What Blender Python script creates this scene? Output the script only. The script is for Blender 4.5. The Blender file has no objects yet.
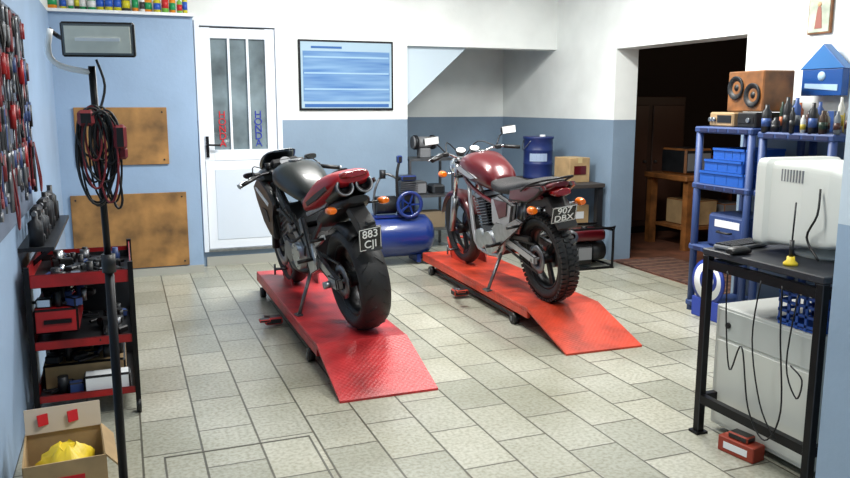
import bpy, bmesh, math, random
from mathutils import Vector, Matrix, Euler
random.seed(7)
S=bpy.context.scene
V=Vector
def lin(c):
    return tuple(((x/255)/12.92 if x/255<=.04045 else ((x/255+.055)/1.055)**2.4) for x in c)+(1,)
MC={}
def mat(name,c,rough=.5,metal=0,var=0,vs=6,bump=0,bs=60,emit=0,alpha=None,coat=0,trans=0):
    if name in MC: return MC[name]
    m=bpy.data.materials.new(name); m.use_nodes=True
    nt=m.node_tree; N=nt.nodes; L=nt.links; b=N['Principled BSDF']
    b.inputs['Base Color'].default_value=lin(c); b.inputs['Roughness'].default_value=rough
    b.inputs['Metallic'].default_value=metal
    if coat: b.inputs['Coat Weight'].default_value=coat
    if trans: b.inputs['Transmission Weight'].default_value=trans
    if emit: b.inputs['Emission Color'].default_value=lin(c); b.inputs['Emission Strength'].default_value=emit
    tc=N.new('ShaderNodeTexCoord')
    if var:
        n=N.new('ShaderNodeTexNoise'); n.inputs['Scale'].default_value=vs; n.inputs['Detail'].default_value=6
        r=N.new('ShaderNodeValToRGB'); r.color_ramp.elements[0].position=.3; r.color_ramp.elements[1].position=.7
        a=lin([max(0,x*(1-var)) for x in c]); d=lin([min(255,x*(1+var*.5)) for x in c])
        r.color_ramp.elements[0].color=a; r.color_ramp.elements[1].color=d
        L.new(tc.outputs['Object'],n.inputs['Vector']); L.new(n.outputs['Fac'],r.inputs['Fac']); L.new(r.outputs['Color'],b.inputs['Base Color'])
    if bump:
        n=N.new('ShaderNodeTexNoise'); n.inputs['Scale'].default_value=bs
        bp=N.new('ShaderNodeBump'); bp.inputs['Strength'].default_value=bump; bp.inputs['Distance'].default_value=.01
        L.new(tc.outputs['Object'],n.inputs['Vector']); L.new(n.outputs['Fac'],bp.inputs['Height']); L.new(bp.outputs['Normal'],b.inputs['Normal'])
    MC[name]=m; return m

class B:
    def __init__(s,name,loc=(0,0,0),rz=0,M=None):
        s.name=name; s.bm=bmesh.new(); s.mats=[]; s.T=Matrix()
        s.W=M if M is not None else Matrix.Translation(V(loc))@Matrix.Rotation(math.radians(rz),4,'Z')
    def mi(s,m):
        if m not in s.mats: s.mats.append(m)
        return s.mats.index(m)
    def v(s,p): return s.bm.verts.new(s.T@V(p))
    def f(s,vs,m,sm=False):
        try: f=s.bm.faces.new(vs)
        except Exception: return None
        f.material_index=m; f.smooth=sm; return f
    def box(s,c,size,m,rot=(0,0,0),bev=0,seg=1):
        k=s.mi(m); R=Euler([math.radians(a) for a in rot]).to_matrix()
        h=V(size)/2; c=V(c); vs=[]
        for x in(-1,1):
            for y in(-1,1):
                for z in(-1,1): vs.append(s.v(c+R@V((x*h.x,y*h.y,z*h.z))))
        fs=[s.f([vs[i] for i in q],k) for q in((0,1,3,2),(4,6,7,5),(0,4,5,1),(2,3,7,6),(0,2,6,4),(1,5,7,3))]
        if bev:
            es=list({e for f in fs for e in f.edges})
            bmesh.ops.bevel(s.bm,geom=es,offset=min(bev,min(size)*.45),segments=seg,affect='EDGES',profile=.5)
    def bx(s,x0,x1,y0,y1,z0,z1,m,bev=0): s.box(((x0+x1)/2,(y0+y1)/2,(z0+z1)/2),(x1-x0,y1-y0,z1-z0),m,bev=bev)
    def beam(s,p,q,w,h,m,bev=0):
        p=V(p);q=V(q);d=q-p; k=s.mi(m); z=d.normalized(); up=V((0,0,1)) if abs(z.z)<.95 else V((1,0,0))
        x=z.cross(up).normalized(); y=z.cross(x).normalized(); rs=[]
        for c in(p,q): rs.append([s.v(c+x*a*w/2+y*b*h/2) for a,b in((-1,-1),(1,-1),(1,1),(-1,1))])
        fs=[s.f(rs[0][::-1],k),s.f(rs[1],k)]
        for i in range(4): fs.append(s.f([rs[0][i],rs[0][(i+1)%4],rs[1][(i+1)%4],rs[1][i]],k))
        if bev:
            es=list({e for f in fs if f for e in f.edges}); bmesh.ops.bevel(s.bm,geom=es,offset=bev,segments=1,affect='EDGES',profile=.5)
    def loft(s,rings,m,caps=True,sm=True,closed=False):
        k=s.mi(m); R=[[s.v(p) for p in r] for r in rings]; n=len(R[0])
        rr=len(R) if closed else len(R)-1
        for i in range(rr):
            a=R[i];b=R[(i+1)%len(R)]
            for j in range(n): s.f([a[j],a[(j+1)%n],b[(j+1)%n],b[j]],k,sm)
        if caps and not closed: s.f(R[0][::-1],k,False); s.f(R[-1],k,False)
    def body(s,secs,m,n=20,e=2.4,sub=3,yo=0):
        P=[tuple(q) for q in secs]; out=[]
        for i in range(len(P)-1):
            p0=P[max(i-1,0)];p1=P[i];p2=P[i+1];p3=P[min(i+2,len(P)-1)]
            for t in range(sub):
                u=t/sub; out.append([.5*((2*b)+(-a+c)*u+(2*a-5*b+4*c-d)*u*u+(-a+3*b-3*c+d)*u**3) for a,b,c,d in zip(p0,p1,p2,p3)])
        out.append(P[-1]); rings=[]
        for x,zc,hw,hh in out:
            r=[]
            for j in range(n):
                a=2*math.pi*j/n; ca,sa=math.cos(a),math.sin(a)
                r.append((x,yo+hw*math.copysign(abs(ca)**(2/e),ca),zc+hh*math.copysign(abs(sa)**(2/e),sa)))
            rings.append(r)
        s.loft(rings,m)
    def tube(s,pts,r,m,seg=8,sub=4,closed=False):
        P=[V(p) for p in pts]; n=len(P)
        if sub>1 and n>2:
            out=[]
            for i in range(n if closed else n-1):
                p0=P[(i-1)%n] if closed else P[max(i-1,0)];p1=P[i];p2=P[(i+1)%n];p3=P[(i+2)%n] if closed else P[min(i+2,n-1)]
                for t in range(sub):
                    u=t/sub; out.append(.5*((2*p1)+(-p0+p2)*u+(2*p0-5*p1+4*p2-p3)*u*u+(-p0+3*p1-3*p2+p3)*u**3))
            if not closed: out.append(P[-1])
            P=out
        rings=[];n=len(P);x=None
        for i,p in enumerate(P):
            if closed: t=(P[(i+1)%n]-P[i-1])
            else: t=P[min(i+1,n-1)]-P[max(i-1,0)]
            if t.length<1e-9: t=V((0,0,1))
            t.normalize()
            if x is None:
                x=t.orthogonal().normalized()
            else:
                x=(x-t*x.dot(t)); x=x.normalized() if x.length>1e-6 else t.orthogonal().normalized()
            y=t.cross(x)
            rad=r if not isinstance(r,(list,tuple)) else r[0]+(r[1]-r[0])*i/max(1,n-1)
            rings.append([p+(x*math.cos(a)+y*math.sin(a))*rad for a in [2*math.pi*j/seg for j in range(seg)]])
        s.loft(rings,m,closed=closed)
    def cyl(s,p,q,r,m,seg=20,r2=None):
        s.lathe(p,V(q)-V(p),[(0,r),((V(q)-V(p)).length,r if r2 is None else r2)],m,seg,caps=True)
    def lathe(s,o,axis,prof,m,seg=32,caps=False,loop=False,flat=False):
        o=V(o);t=V(axis).normalized();x=t.orthogonal().normalized();y=t.cross(x);k=s.mi(m)
        R=[[s.v(o+t*h+(x*math.cos(a)+y*math.sin(a))*max(r,1e-4)) for a in [2*math.pi*j/seg for j in range(seg)]] for h,r in prof]
        nr=len(R)
        for i in range(nr if loop else nr-1):
            a=R[i];b=R[(i+1)%nr]
            for j in range(seg): s.f([a[j],a[(j+1)%seg],b[(j+1)%seg],b[j]],k,not flat)
        if caps: s.f(R[0][::-1],k); s.f(R[-1],k)
    def prism(s,poly,y0,y1,m,bev=0,plane='xz',sm=False):
        k=s.mi(m)
        fn={'xz':lambda a,b,c:(a,c,b),'xy':lambda a,b,c:(a,b,c),'yz':lambda a,b,c:(c,a,b)}[plane]
        A=[s.v(fn(a,b,y0)) for a,b in poly];C=[s.v(fn(a,b,y1)) for a,b in poly];n=len(poly)
        fs=[s.f(A,k),s.f(C[::-1],k)]
        for i in range(n): fs.append(s.f([A[i],C[i],C[(i+1)%n],A[(i+1)%n]],k,sm))
        if bev:
            es=list({e for f in fs[:2] if f for e in f.edges}); bmesh.ops.bevel(s.bm,geom=es,offset=bev,segments=2,affect='EDGES',profile=.5)
    def text(s,body,M,size,m,ext=.001):
        c=bpy.data.curves.new('tmp','FONT'); c.body=body; c.size=size; c.extrude=ext; c.align_x='CENTER'; c.align_y='CENTER'
        o=bpy.data.objects.new('tmp',c); S.collection.objects.link(o)
        dg=bpy.context.evaluated_depsgraph_get(); me=bpy.data.meshes.new_from_object(o.evaluated_get(dg))
        k=s.mi(m); vs=[s.v(M@v.co) for v in me.vertices]
        for p in me.polygons: s.f([vs[i] for i in p.vertices],k)
        bpy.data.objects.remove(o); bpy.data.curves.remove(c)
    def zwarp(s,n0,fn):
        for i,v in enumerate(s.bm.verts):
            if i>=n0 and v.co.z>.45: v.co.z=.45+(v.co.z-.45)*fn(v.co.x)
    def done(s):
        bmesh.ops.recalc_face_normals(s.bm,faces=s.bm.faces[:])
        me=bpy.data.meshes.new(s.name); s.bm.to_mesh(me); s.bm.free()
        for m in s.mats: me.materials.append(m)
        o=bpy.data.objects.new(s.name,me); S.collection.objects.link(o); o.matrix_world=s.W; return o
def Rm(x=0,y=0,z=0): return Euler((math.radians(x),math.radians(y),math.radians(z))).to_matrix().to_4x4()
def Tm(*p): return Matrix.Translation(V(p))

# ---------------- materials
def wallmat(name,top,bot,zb):
    m=bpy.data.materials.new(name); m.use_nodes=True; nt=m.node_tree;N=nt.nodes;L=nt.links;b=N['Principled BSDF']
    g=N.new('ShaderNodeNewGeometry');sx=N.new('ShaderNodeSeparateXYZ');L.new(g.outputs['Position'],sx.inputs[0])
    gt=N.new('ShaderNodeMath');gt.operation='GREATER_THAN';gt.inputs[1].default_value=zb;L.new(sx.outputs['Z'],gt.inputs[0])
    mx=N.new('ShaderNodeMix');mx.data_type='RGBA';mx.inputs[6].default_value=lin(bot);mx.inputs[7].default_value=lin(top);L.new(gt.outputs[0],mx.inputs[0])
    n=N.new('ShaderNodeTexNoise');n.inputs['Scale'].default_value=2.5;n.inputs['Detail'].default_value=8;L.new(g.outputs['Position'],n.inputs['Vector'])
    r=N.new('ShaderNodeValToRGB');r.color_ramp.elements[0].position=.3;r.color_ramp.elements[0].color=(.88,.88,.88,1);r.color_ramp.elements[1].position=.65
    L.new(n.outputs['Fac'],r.inputs['Fac'])
    mu=N.new('ShaderNodeMix');mu.data_type='RGBA';mu.blend_type='MULTIPLY';mu.inputs[0].default_value=1;L.new(mx.outputs[2],mu.inputs[6]);L.new(r.outputs[0],mu.inputs[7])
    L.new(mu.outputs[2],b.inputs['Base Color']);b.inputs['Roughness'].default_value=.5
    n2=N.new('ShaderNodeTexNoise');n2.inputs['Scale'].default_value=30;L.new(g.outputs['Position'],n2.inputs['Vector'])
    bp=N.new('ShaderNodeBump');bp.inputs['Strength'].default_value=.12;bp.inputs['Distance'].default_value=.01;L.new(n2.outputs['Fac'],bp.inputs['Height']);L.new(bp.outputs['Normal'],b.inputs['Normal'])
    return m
WHITE=(244,248,246);BLUE=(130,151,172)
M_wall=wallmat('painted_wall_two_tone',WHITE,BLUE,1.36)
M_wallL=wallmat('painted_wall_blue',WHITE,(150,175,204),2.25)
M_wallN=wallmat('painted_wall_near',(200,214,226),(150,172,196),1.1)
M_ceil=mat('ceiling_paint',(242,245,244),.7)
def floormat():
    m=bpy.data.materials.new('terrazzo_floor_tiles'); m.use_nodes=True; nt=m.node_tree;N=nt.nodes;L=nt.links;b=N['Principled BSDF']
    g=N.new('ShaderNodeNewGeometry');sx=N.new('ShaderNodeSeparateXYZ');L.new(g.outputs['Position'],sx.inputs[0])
    cb=N.new('ShaderNodeCombineXYZ');L.new(sx.outputs['Y'],cb.inputs[0]);L.new(sx.outputs['X'],cb.inputs[1])
    br=N.new('ShaderNodeTexBrick');br.offset=.5;L.new(cb.outputs[0],br.inputs['Vector'])
    br.inputs['Scale'].default_value=1;br.inputs['Brick Width'].default_value=.4;br.inputs['Row Height'].default_value=.25
    br.inputs['Mortar Size'].default_value=.006;br.inputs['Mortar Smooth'].default_value=.4
    br.inputs['Color1'].default_value=lin((188,187,174));br.inputs['Color2'].default_value=lin((162,163,151));br.inputs['Mortar'].default_value=lin((98,96,86));br.inputs['Bias'].default_value=-.1
    n=N.new('ShaderNodeTexNoise');n.inputs['Scale'].default_value=55;n.inputs['Detail'].default_value=4;L.new(g.outputs['Position'],n.inputs['Vector'])
    r=N.new('ShaderNodeValToRGB');r.color_ramp.elements[0].position=.33;r.color_ramp.elements[0].color=(.68,.67,.62,1);r.color_ramp.elements[1].position=.6;r.color_ramp.elements[1].color=(1,1,1,1);L.new(n.outputs['Fac'],r.inputs['Fac'])
    n3=N.new('ShaderNodeTexNoise');n3.inputs['Scale'].default_value=1.6;n3.inputs['Detail'].default_value=6;L.new(g.outputs['Position'],n3.inputs['Vector'])
    r3=N.new('ShaderNodeValToRGB');r3.color_ramp.elements[0].position=.3;r3.color_ramp.elements[0].color=(.74,.73,.67,1);r3.color_ramp.elements[1].position=.62;L.new(n3.outputs['Fac'],r3.inputs['Fac'])
    mu=N.new('ShaderNodeMix');mu.data_type='RGBA';mu.blend_type='MULTIPLY';mu.inputs[0].default_value=1;L.new(br.outputs['Color'],mu.inputs[6]);L.new(r.outputs[0],mu.inputs[7])
    m2=N.new('ShaderNodeMix');m2.data_type='RGBA';m2.blend_type='MULTIPLY';m2.inputs[0].default_value=1;L.new(mu.outputs[2],m2.inputs[6]);L.new(r3.outputs[0],m2.inputs[7])
    L.new(m2.outputs[2],b.inputs['Base Color']);b.inputs['Roughness'].default_value=.3
    bp=N.new('ShaderNodeBump');bp.invert=True;bp.inputs['Strength'].default_value=.4;bp.inputs['Distance'].default_value=.004;L.new(br.outputs['Fac'],bp.inputs['Height']);L.new(bp.outputs['Normal'],b.inputs['Normal'])
    return m
M_floor=floormat()
def platemat(name,c):
    m=mat(name,c,.42,0,.25,5); nt=m.node_tree;N=nt.nodes;L=nt.links
    tc=N.new('ShaderNodeTexCoord');mp=N.new('ShaderNodeMapping');mp.inputs['Rotation'].default_value=(0,0,.785);mp.inputs['Scale'].default_value=(45,45,45);L.new(tc.outputs['Object'],mp.inputs[0])
    w=N.new('ShaderNodeTexVoronoi');w.inputs['Scale'].default_value=1;w.inputs['Randomness'].default_value=.1;L.new(mp.outputs[0],w.inputs['Vector'])
    bp=N.new('ShaderNodeBump');bp.inputs['Strength'].default_value=.6;bp.inputs['Distance'].default_value=.004;L.new(w.outputs['Distance'],bp.inputs['Height']);L.new(bp.outputs['Normal'],N['Principled BSDF'].inputs['Normal'])
    return m
M_liftA=platemat('red_checker_plate',(190,46,50)); M_liftB=platemat('orange_red_checker_plate',(200,66,42))  # second plate: red lift with stronger light painted in as an orange tint
BLK=mat('black_plastic',(18,18,20),.45);BLKM=mat('black_metal',(22,22,25),.4,.6);RUB=mat('tyre_rubber',(24,24,26),.55,0,.2,12,.2,200)
CHR=mat('chrome',(200,204,208),.18,1);ALU=mat('brushed_aluminium',(172,176,180),.35,1,.1,20);STL=mat('steel',(120,122,126),.4,.9,.2,10)
DGR=mat('dark_grey_metal',(44,46,50),.45,.5,.2,8);RED=mat('red_paint',(150,14,24),.22,0,coat=.6);DRED=mat('dark_red_paint',(84,10,20),.3,.1,coat=.35)
SREAR=mat('red_tail_paint',(178,22,34),.4,coat=.25);DGN=mat('dark_green_black_paint',(12,20,20),.38,0,coat=.2);SEAT=mat('seat_vinyl',(26,26,28),.6,0,0,6,.3,80)
ORG=mat('amber_lens',(230,110,20),.2,coat=.5);RLENS=mat('red_lens',(130,10,14),.12,coat=.8);WHT=mat('white_paint',(235,238,240),.4);GRY=mat('grey_plastic',(120,122,126),.5)
WOOD=mat('plywood_sheet',(150,110,62),.6,0,.35,5);WOODD=mat('varnished_wood',(134,86,46),.4,0,.3,9);CARD=mat('cardboard',(170,142,102),.8,0,.12,8)
BLU=mat('blue_plastic',(36,62,150),.45);BLUD=mat('blue_shelf_plastic',(46,68,118),.5);BLUT=mat('blue_enamel',(22,46,112),.3,coat=.4);YEL=mat('yellow_plastic',(222,192,40),.45)
TRED=mat('trolley_red_paint',(156,22,26),.4,0,.2,8);CABL=mat('black_cable',(14,14,16),.5);CABR=mat('red_cable',(110,22,30),.5)
BEIGE=mat('beige_plastic',(208,210,204),.5);GLS=mat('smoked_glass',(24,28,32),.08,coat=1)
# ---------------- room
def slab(name,x0,x1,y0,y1,z0,z1,m,bev=0):
    b=B(name,((x0+x1)/2,(y0+y1)/2,z0)); hx=(x1-x0)/2;hy=(y1-y0)/2
    b.bx(-hx,hx,-hy,hy,0,z1-z0,m,bev); return b.done()
XL=-.5;XR=4.38;YB=7.5;YA=8.75;YF=-2;H=3.0;YD=4.73
slab('floor',XL-.2,XR,YF-.2,YA+.2,-.1,0,M_floor)
slab('ceiling',XL-.2,XR+.25,YF-.2,YA+.2,H,H+.1,M_ceil)
slab('wall_left',XL-.2,XL,YF,YA+.2,0,H,M_wallL)
slab('wall_front',XL-.2,XR+.25,YF-.2,YF,0,H,M_wall)
slab('wall_right_near',2.27,XR+.25,YF,1.97,0,H,M_wallN)
slab('wall_right',XR,XR+.25,1.97,YD,0,H,M_wall);slab('wall_right',XR,XR+.25,6.4,YA,0,H,M_wall);slab('wall_right',XR,XR+.25,YD,6.4,2.02,H,M_wall)
for q in((XL,.655,YB,YB+.2,0,H),(.655,1.425,YB,YB+.2,2.252,H),(.655,1.425,YB,YB+.2,0,.138),(1.425,2.69,YB,YB+.2,0,H),(2.69,XR,YB,YB+.2,2.08,H),(XL,XR,YA,YA+.2,0,H),(2.49,2.69,YB+.2,YA,0,H)):
    slab('wall_back',*q,M_wall)
b=B('trim_stair_soffit');b.prism([(2.69,1.48),(2.69,2.3),(3.6,2.3),(3.36,2.08)],YB+.06,YA,mat('soffit_painted_shade',(190,206,218),.6));b.done()  # shading under the stairs is put into the soffit's bluish colour
slab('wall_partition',XL,.63,7.25,YB,0,2.25,M_wallL)
b=B('trim_ledge',(0.06,7.36,2.25));b.box((0,0,.012),(1.16,.32,.024),WHT);b.done()
slab('baseboard_left',XL,.63,7.235,7.25,0,.07,mat('baseboard_tile',(168,168,160),.4))
slab('baseboard_back',.68,2.69,7.482,YB,0,.09,MC['baseboard_tile'])
for i,(x0,x1,z0,z1) in enumerate([(-.365,.376,.99,1.48),(-.44,.504,.08,.74)]):
    b=B('plywood_panel',((x0+x1)/2,7.24,z0));w=(x1-x0)/2
    b.box((0,0,(z1-z0)/2),(w*2,.018,z1-z0),WOOD,bev=.003)
    for sx in(-1,1):
        for zz in(.04,z1-z0-.04): b.cyl((sx*(w-.04),-.009,zz),(sx*(w-.04),-.013,zz),.008,DGR,10)
    b.done()
DW=mat('door_white_enamel',(232,238,246),.35)
DGL=mat('door_glass_pane',(116,130,136),.1,0,.45,2.5,coat=1)
b=B('door_1',(1.04,YB,.14));w=.38;h=2.11
for sx in(-1,1): b.box((sx*(w-.02),.02,h/2),(.045,.12,h),DW,bev=.004)
b.box((0,.02,h-.025),(w*2-.08,.12,.05),DW,bev=.004);b.box((0,.02,.012),(w*2-.08,.12,.024),ALU)
b.box((0,.01,.44),(.66,.04,.83),DW,bev=.003)
for sx in(-1,1): b.box((sx*.29,.01,1.45),(.09,.045,1.2),DW,bev=.004)
b.box((0,.01,2.0),(.5,.045,.09),DW,bev=.004);b.box((0,.01,.9),(.5,.05,.1),DW,bev=.004)
b.box((0,.02,1.45),(.5,.01,1.02),DGL)
for x in(-.085,.085): b.box((x,-.0,1.45),(.022,.02,1.04),DW,bev=.003)
b.box((0,-.012,.44),(.5,.006,.66),mat('door_panel_shade',(212,222,234),.4),bev=.002)
b.box((-.31,-.025,.98),(.035,.012,.2),BLKM,bev=.003);b.tube([(-.31,-.03,1.0),(-.31,-.07,1.0),(-.2,-.07,.995)],.009,BLKM,8,3)
RT=mat('red_sticker',(200,30,40),.4);BT=mat('blue_sticker',(30,46,150),.4)
for j,ch in enumerate("HONDA"):
    b.text(ch,Tm(-.165,.011,1.27-j*.066)@Rm(90),.09,RT,.002);b.text(ch,Tm(.165,.011,1.27-j*.066)@Rm(90),.095,BT,.002)
b.done()
slab('wall_door_backing',.6,1.5,YB+.2,YB+.22,0,2.3,GRY)
def screenmat():
    m=bpy.data.materials.new('screen_display');m.use_nodes=True;nt=m.node_tree;N=nt.nodes;L=nt.links;b=N['Principled BSDF']
    tc=N.new('ShaderNodeTexCoord')
    w=N.new('ShaderNodeTexNoise');w.inputs['Scale'].default_value=1
    mp=N.new('ShaderNodeMapping');mp.inputs['Scale'].default_value=(1.5,1,14);L.new(tc.outputs['Generated'],mp.inputs[0]);L.new(mp.outputs[0],w.inputs['Vector'])
    r=N.new('ShaderNodeValToRGB');e=r.color_ramp.elements;e[0].position=.3;e[0].color=lin((76,114,166));e[1].position=.7;e[1].color=lin((120,154,188))
    L.new(w.outputs['Fac'],r.inputs['Fac']);L.new(r.outputs[0],b.inputs['Base Color']);L.new(r.outputs[0],b.inputs['Emission Color']);b.inputs['Emission Strength'].default_value=.06;b.inputs['Roughness'].default_value=.1
    return m
b=B('wall_poster_screen',(2.065,YB,1.45));SC=screenmat()
b.box((0,-.012,.33),(.94,.022,.66),BLKM,bev=.004);b.box((0,-.024,.33),(.90,.004,.62),mat('poster_head',(160,184,200),.15))
b.box((0,-.028,.32),(.86,.003,.47),SC)
for j in range(3): b.box((0,-.031,.5-j*.15),(.84,.002,.014),mat('poster_line',(150,182,208),.2))
b.box((-.2,-.028,.59),(.3,.003,.02),mat('poster_blue',(60,100,160),.15));b.box((0,-.028,.045),(.84,.003,.03),MC['poster_blue']);b.done()
b=B('bottle_row',(0.05,7.36,2.274))
cols=[(30,150,90),(210,200,40),(200,40,40),(230,230,230),(40,90,190),(230,140,30),(60,60,60),(120,190,80)]
x=-.52
while x<.54:
    c=random.choice(cols);r=random.uniform(.02,.04);hh=random.uniform(.14,.22);m=mat('bottle_%d_%d_%d'%c,c,.35);m2=mat('bottle_%d_%d_%d'%cols[(cols.index(c)+3)%8],cols[(cols.index(c)+3)%8],.35)
    yy=random.uniform(-.05,.0)
    b.lathe((x,yy,0),(0,0,1),[(0,.001),(0,r),(hh*.7,r),(hh*.8,r*.4),(hh,r*.4),(hh,.001)],m,14);b.lathe((x,yy,hh*.2),(0,0,1),[(0,r),(0,r+.001),(hh*.35,r+.001),(hh*.35,r)],m2,14);x+=r*2+.004
b.done()
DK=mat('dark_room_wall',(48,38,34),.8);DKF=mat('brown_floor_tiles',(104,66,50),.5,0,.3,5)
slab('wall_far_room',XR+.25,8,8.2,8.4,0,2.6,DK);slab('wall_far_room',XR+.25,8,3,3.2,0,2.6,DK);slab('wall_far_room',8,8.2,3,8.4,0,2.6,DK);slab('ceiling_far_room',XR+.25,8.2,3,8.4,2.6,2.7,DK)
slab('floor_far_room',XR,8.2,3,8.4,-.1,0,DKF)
b=B('wooden_cabinet',(5.75,7.92,0));CD=mat('cabinet_dark',(66,46,38),.5);b.bx(-.5,.5,-.25,.25,.08,1.6,CD,.01);b.bx(-.5,.5,-.22,.22,0,.08,BLK)
for sx in(-.25,.25): b.bx(sx-.22,sx+.22,-.27,-.25,.15,1.5,mat('cabinet_door',(84,58,48),.4),.008);b.cyl((sx*.3,-.27,.85),(sx*.3,-.3,.85),.015,STL)
b.done()
b=B('dark_workbench',(5.95,6.85,0));b.bx(-.6,.6,-.35,.35,.72,.78,WOODD,.01)
for sx in(-.52,.52):
    for sy in(-.3,.3): b.bx(sx-.04,sx+.04,sy-.04,sy+.04,0,.72,WOODD)
b.bx(-.5,-.15,-.2,.2,.78,1.05,DGR,.02);b.bx(-.47,-.18,-.206,-.2,.82,1.0,GRY);b.bx(-.02,.3,-.2,.15,.78,.95,TRED,.02);b.bx(-.5,.5,-.25,.25,.2,.23,WOODD);b.bx(-.4,-.05,-.2,.2,.23,.5,CARD,.01);b.bx(.05,.35,-.2,.2,.23,.45,GRY,.01);b.done()
b=B('added_fill_pendant',(6.9,5.6,2.6));b.cyl((0,0,-.35),(0,0,0),.005,BLK,8);b.lathe((0,0,-.45),(0,0,1),[(0,.14),(.02,.13),(.09,.04),(.1,.02)],DGR,24);b.lathe((0,0,-.47),(0,0,1),[(0,.001),(.01,.025),(.04,.03),(.07,.015)],mat('added_fill_bulb',(255,210,150),.4,emit=4),16);b.done()  # added lamp, out of view, so the far room's contents show
l=bpy.data.lights.new('added_far_room_fill','POINT');l.energy=14;l.color=(1,.78,.55);l.shadow_soft_size=.05;o=bpy.data.objects.new('added_far_room_fill',l);S.collection.objects.link(o);o.location=(6.9,5.6,2.08)  # added warm fill for the far room
b=B('door_mat',(4.62,5.55,0));b.bx(-.22,.4,-.75,.75,0,.012,mat('mat_brown',(88,60,50),.9,0,.4,20),.004)
for j in range(12): b.bx(-.2,.38,-.7+j*.12,-.68+j*.12,.012,.015,mat('mat_stripe',(116,88,72),.9))
b.done()
b=B('floor_hatch',(.405,3.03,0));HM=mat('hatch_metal',(90,88,80),.5,.3)
for sx in(-1,1): b.bx(sx*.315-.004,sx*.315+.004,-.34,.34,0,.002,HM)
for sy in(-1,1): b.bx(-.315,.315,sy*.335-.005,sy*.335+.005,0,.002,HM)
b.done()
def fixture(x,y,rz,p):
    b=B('fluorescent_light_fixture',(x,y,H),rz);b.box((0,0,-.03),(.22,1.25,.06),WHT,bev=.01)
    E=mat('tube_emission',(250,250,245),.3,emit=6)
    for sx in(-.05,.05): b.cyl((sx,-.58,-.075),(sx,.58,-.075),.013,E,10)
    for sy in(-.6,.6): b.box((0,sy,-.075),(.16,.03,.04),WHT)
    b.done()
    l=bpy.data.lights.new('fluorescent_area','AREA');l.shape='RECTANGLE';l.size=.3;l.size_y=1.3;l.energy=p;l.color=(1,.995,.955)
    o=bpy.data.objects.new('fluorescent_area',l);S.collection.objects.link(o);o.matrix_world=Tm(x,y,H-.11)@Rm(0,0,rz)
fixture(1.7,5.7,90,108);fixture(3.1,4.8,0,98);fixture(1.2,2.4,90,60)
w=bpy.data.worlds.new('World');S.world=w;w.use_nodes=True;w.node_tree.nodes['Background'].inputs[0].default_value=(.8,.88,1,1);w.node_tree.nodes['Background'].inputs[1].default_value=.3
# ---------------- lifts
def lift(loc,rz,m,L=2.1,ramp=.5):
    b=B('motorcycle_lift_table',loc,rz);W=.27;Z=.17
    b.bx(-W,W,0,L,Z-.025,Z,m,.004)
    for sx in(-1,1): b.bx(sx*(W-.012)-.012,sx*(W-.012)+.012,0,L,Z-.075,Z-.025,m,.003)
    b.bx(-W,W,L-.02,L,Z-.075,Z-.02,m)
    b.prism([(0,Z-.0),(0,Z-.02),(-ramp,0),(-ramp,.012)],-W,W,m,plane='yz')
    for sx in(-1,1):
        b.bx(sx*.2-.025,sx*.2+.025,.25,L-.2,.02,.06,DGR,.004)
        b.beam((sx*.17,.35,.05),(sx*.17,L-.7,.13),.02,.035,DGR);b.beam((sx*.15,L-.35,.05),(sx*.15,.8,.13),.02,.035,DGR)
        for y in(.22,L-.2): b.cyl((sx*.235,y,.04),(sx*.275,y,.04),.04,BLK,16);b.cyl((sx*.276,y,.04),(sx*.28,y,.04),.018,STL,10)
    for y in(.3,L-.25): b.bx(-.2,.2,y-.02,y+.02,.02,.06,DGR)
    b.bx(-W-.12,-W-.0,1.0,1.09,.02,.07,DGR,.01);b.tube([(-W-.08,1.05,.06),(-W-.14,.95,.1),(-W-.16,.8,.12)],.011,STL);b.box((-W-.16,.78,.12),(.07,.05,.02),BLK,bev=.005)
    for sx in(-1,1):
        b.prism([(L-.62,Z),(L-.30,Z),(L-.34,Z+.17),(L-.56,Z+.12)],sx*.1-.006,sx*.1+.006,m,plane='yz')
        b.tube([(sx*.105,L-.45,Z+.1),(sx*.2,L-.45,Z+.1)],.01,STL,8,1);b.tube([(sx*.2,L-.45,Z+.06),(sx*.2,L-.45,Z+.14)],.008,STL,8,1)
    b.tube([(-.1,L-.31,Z+.02),(-.1,L-.2,Z+.16),(.1,L-.2,Z+.16),(.1,L-.31,Z+.02)],.014,m,8,1)
    return b.done()
lift((1.225,4.2,0),0,M_liftA)
lift((2.72,4.48,0),-1.5,M_liftB,2.1,.53)
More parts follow.
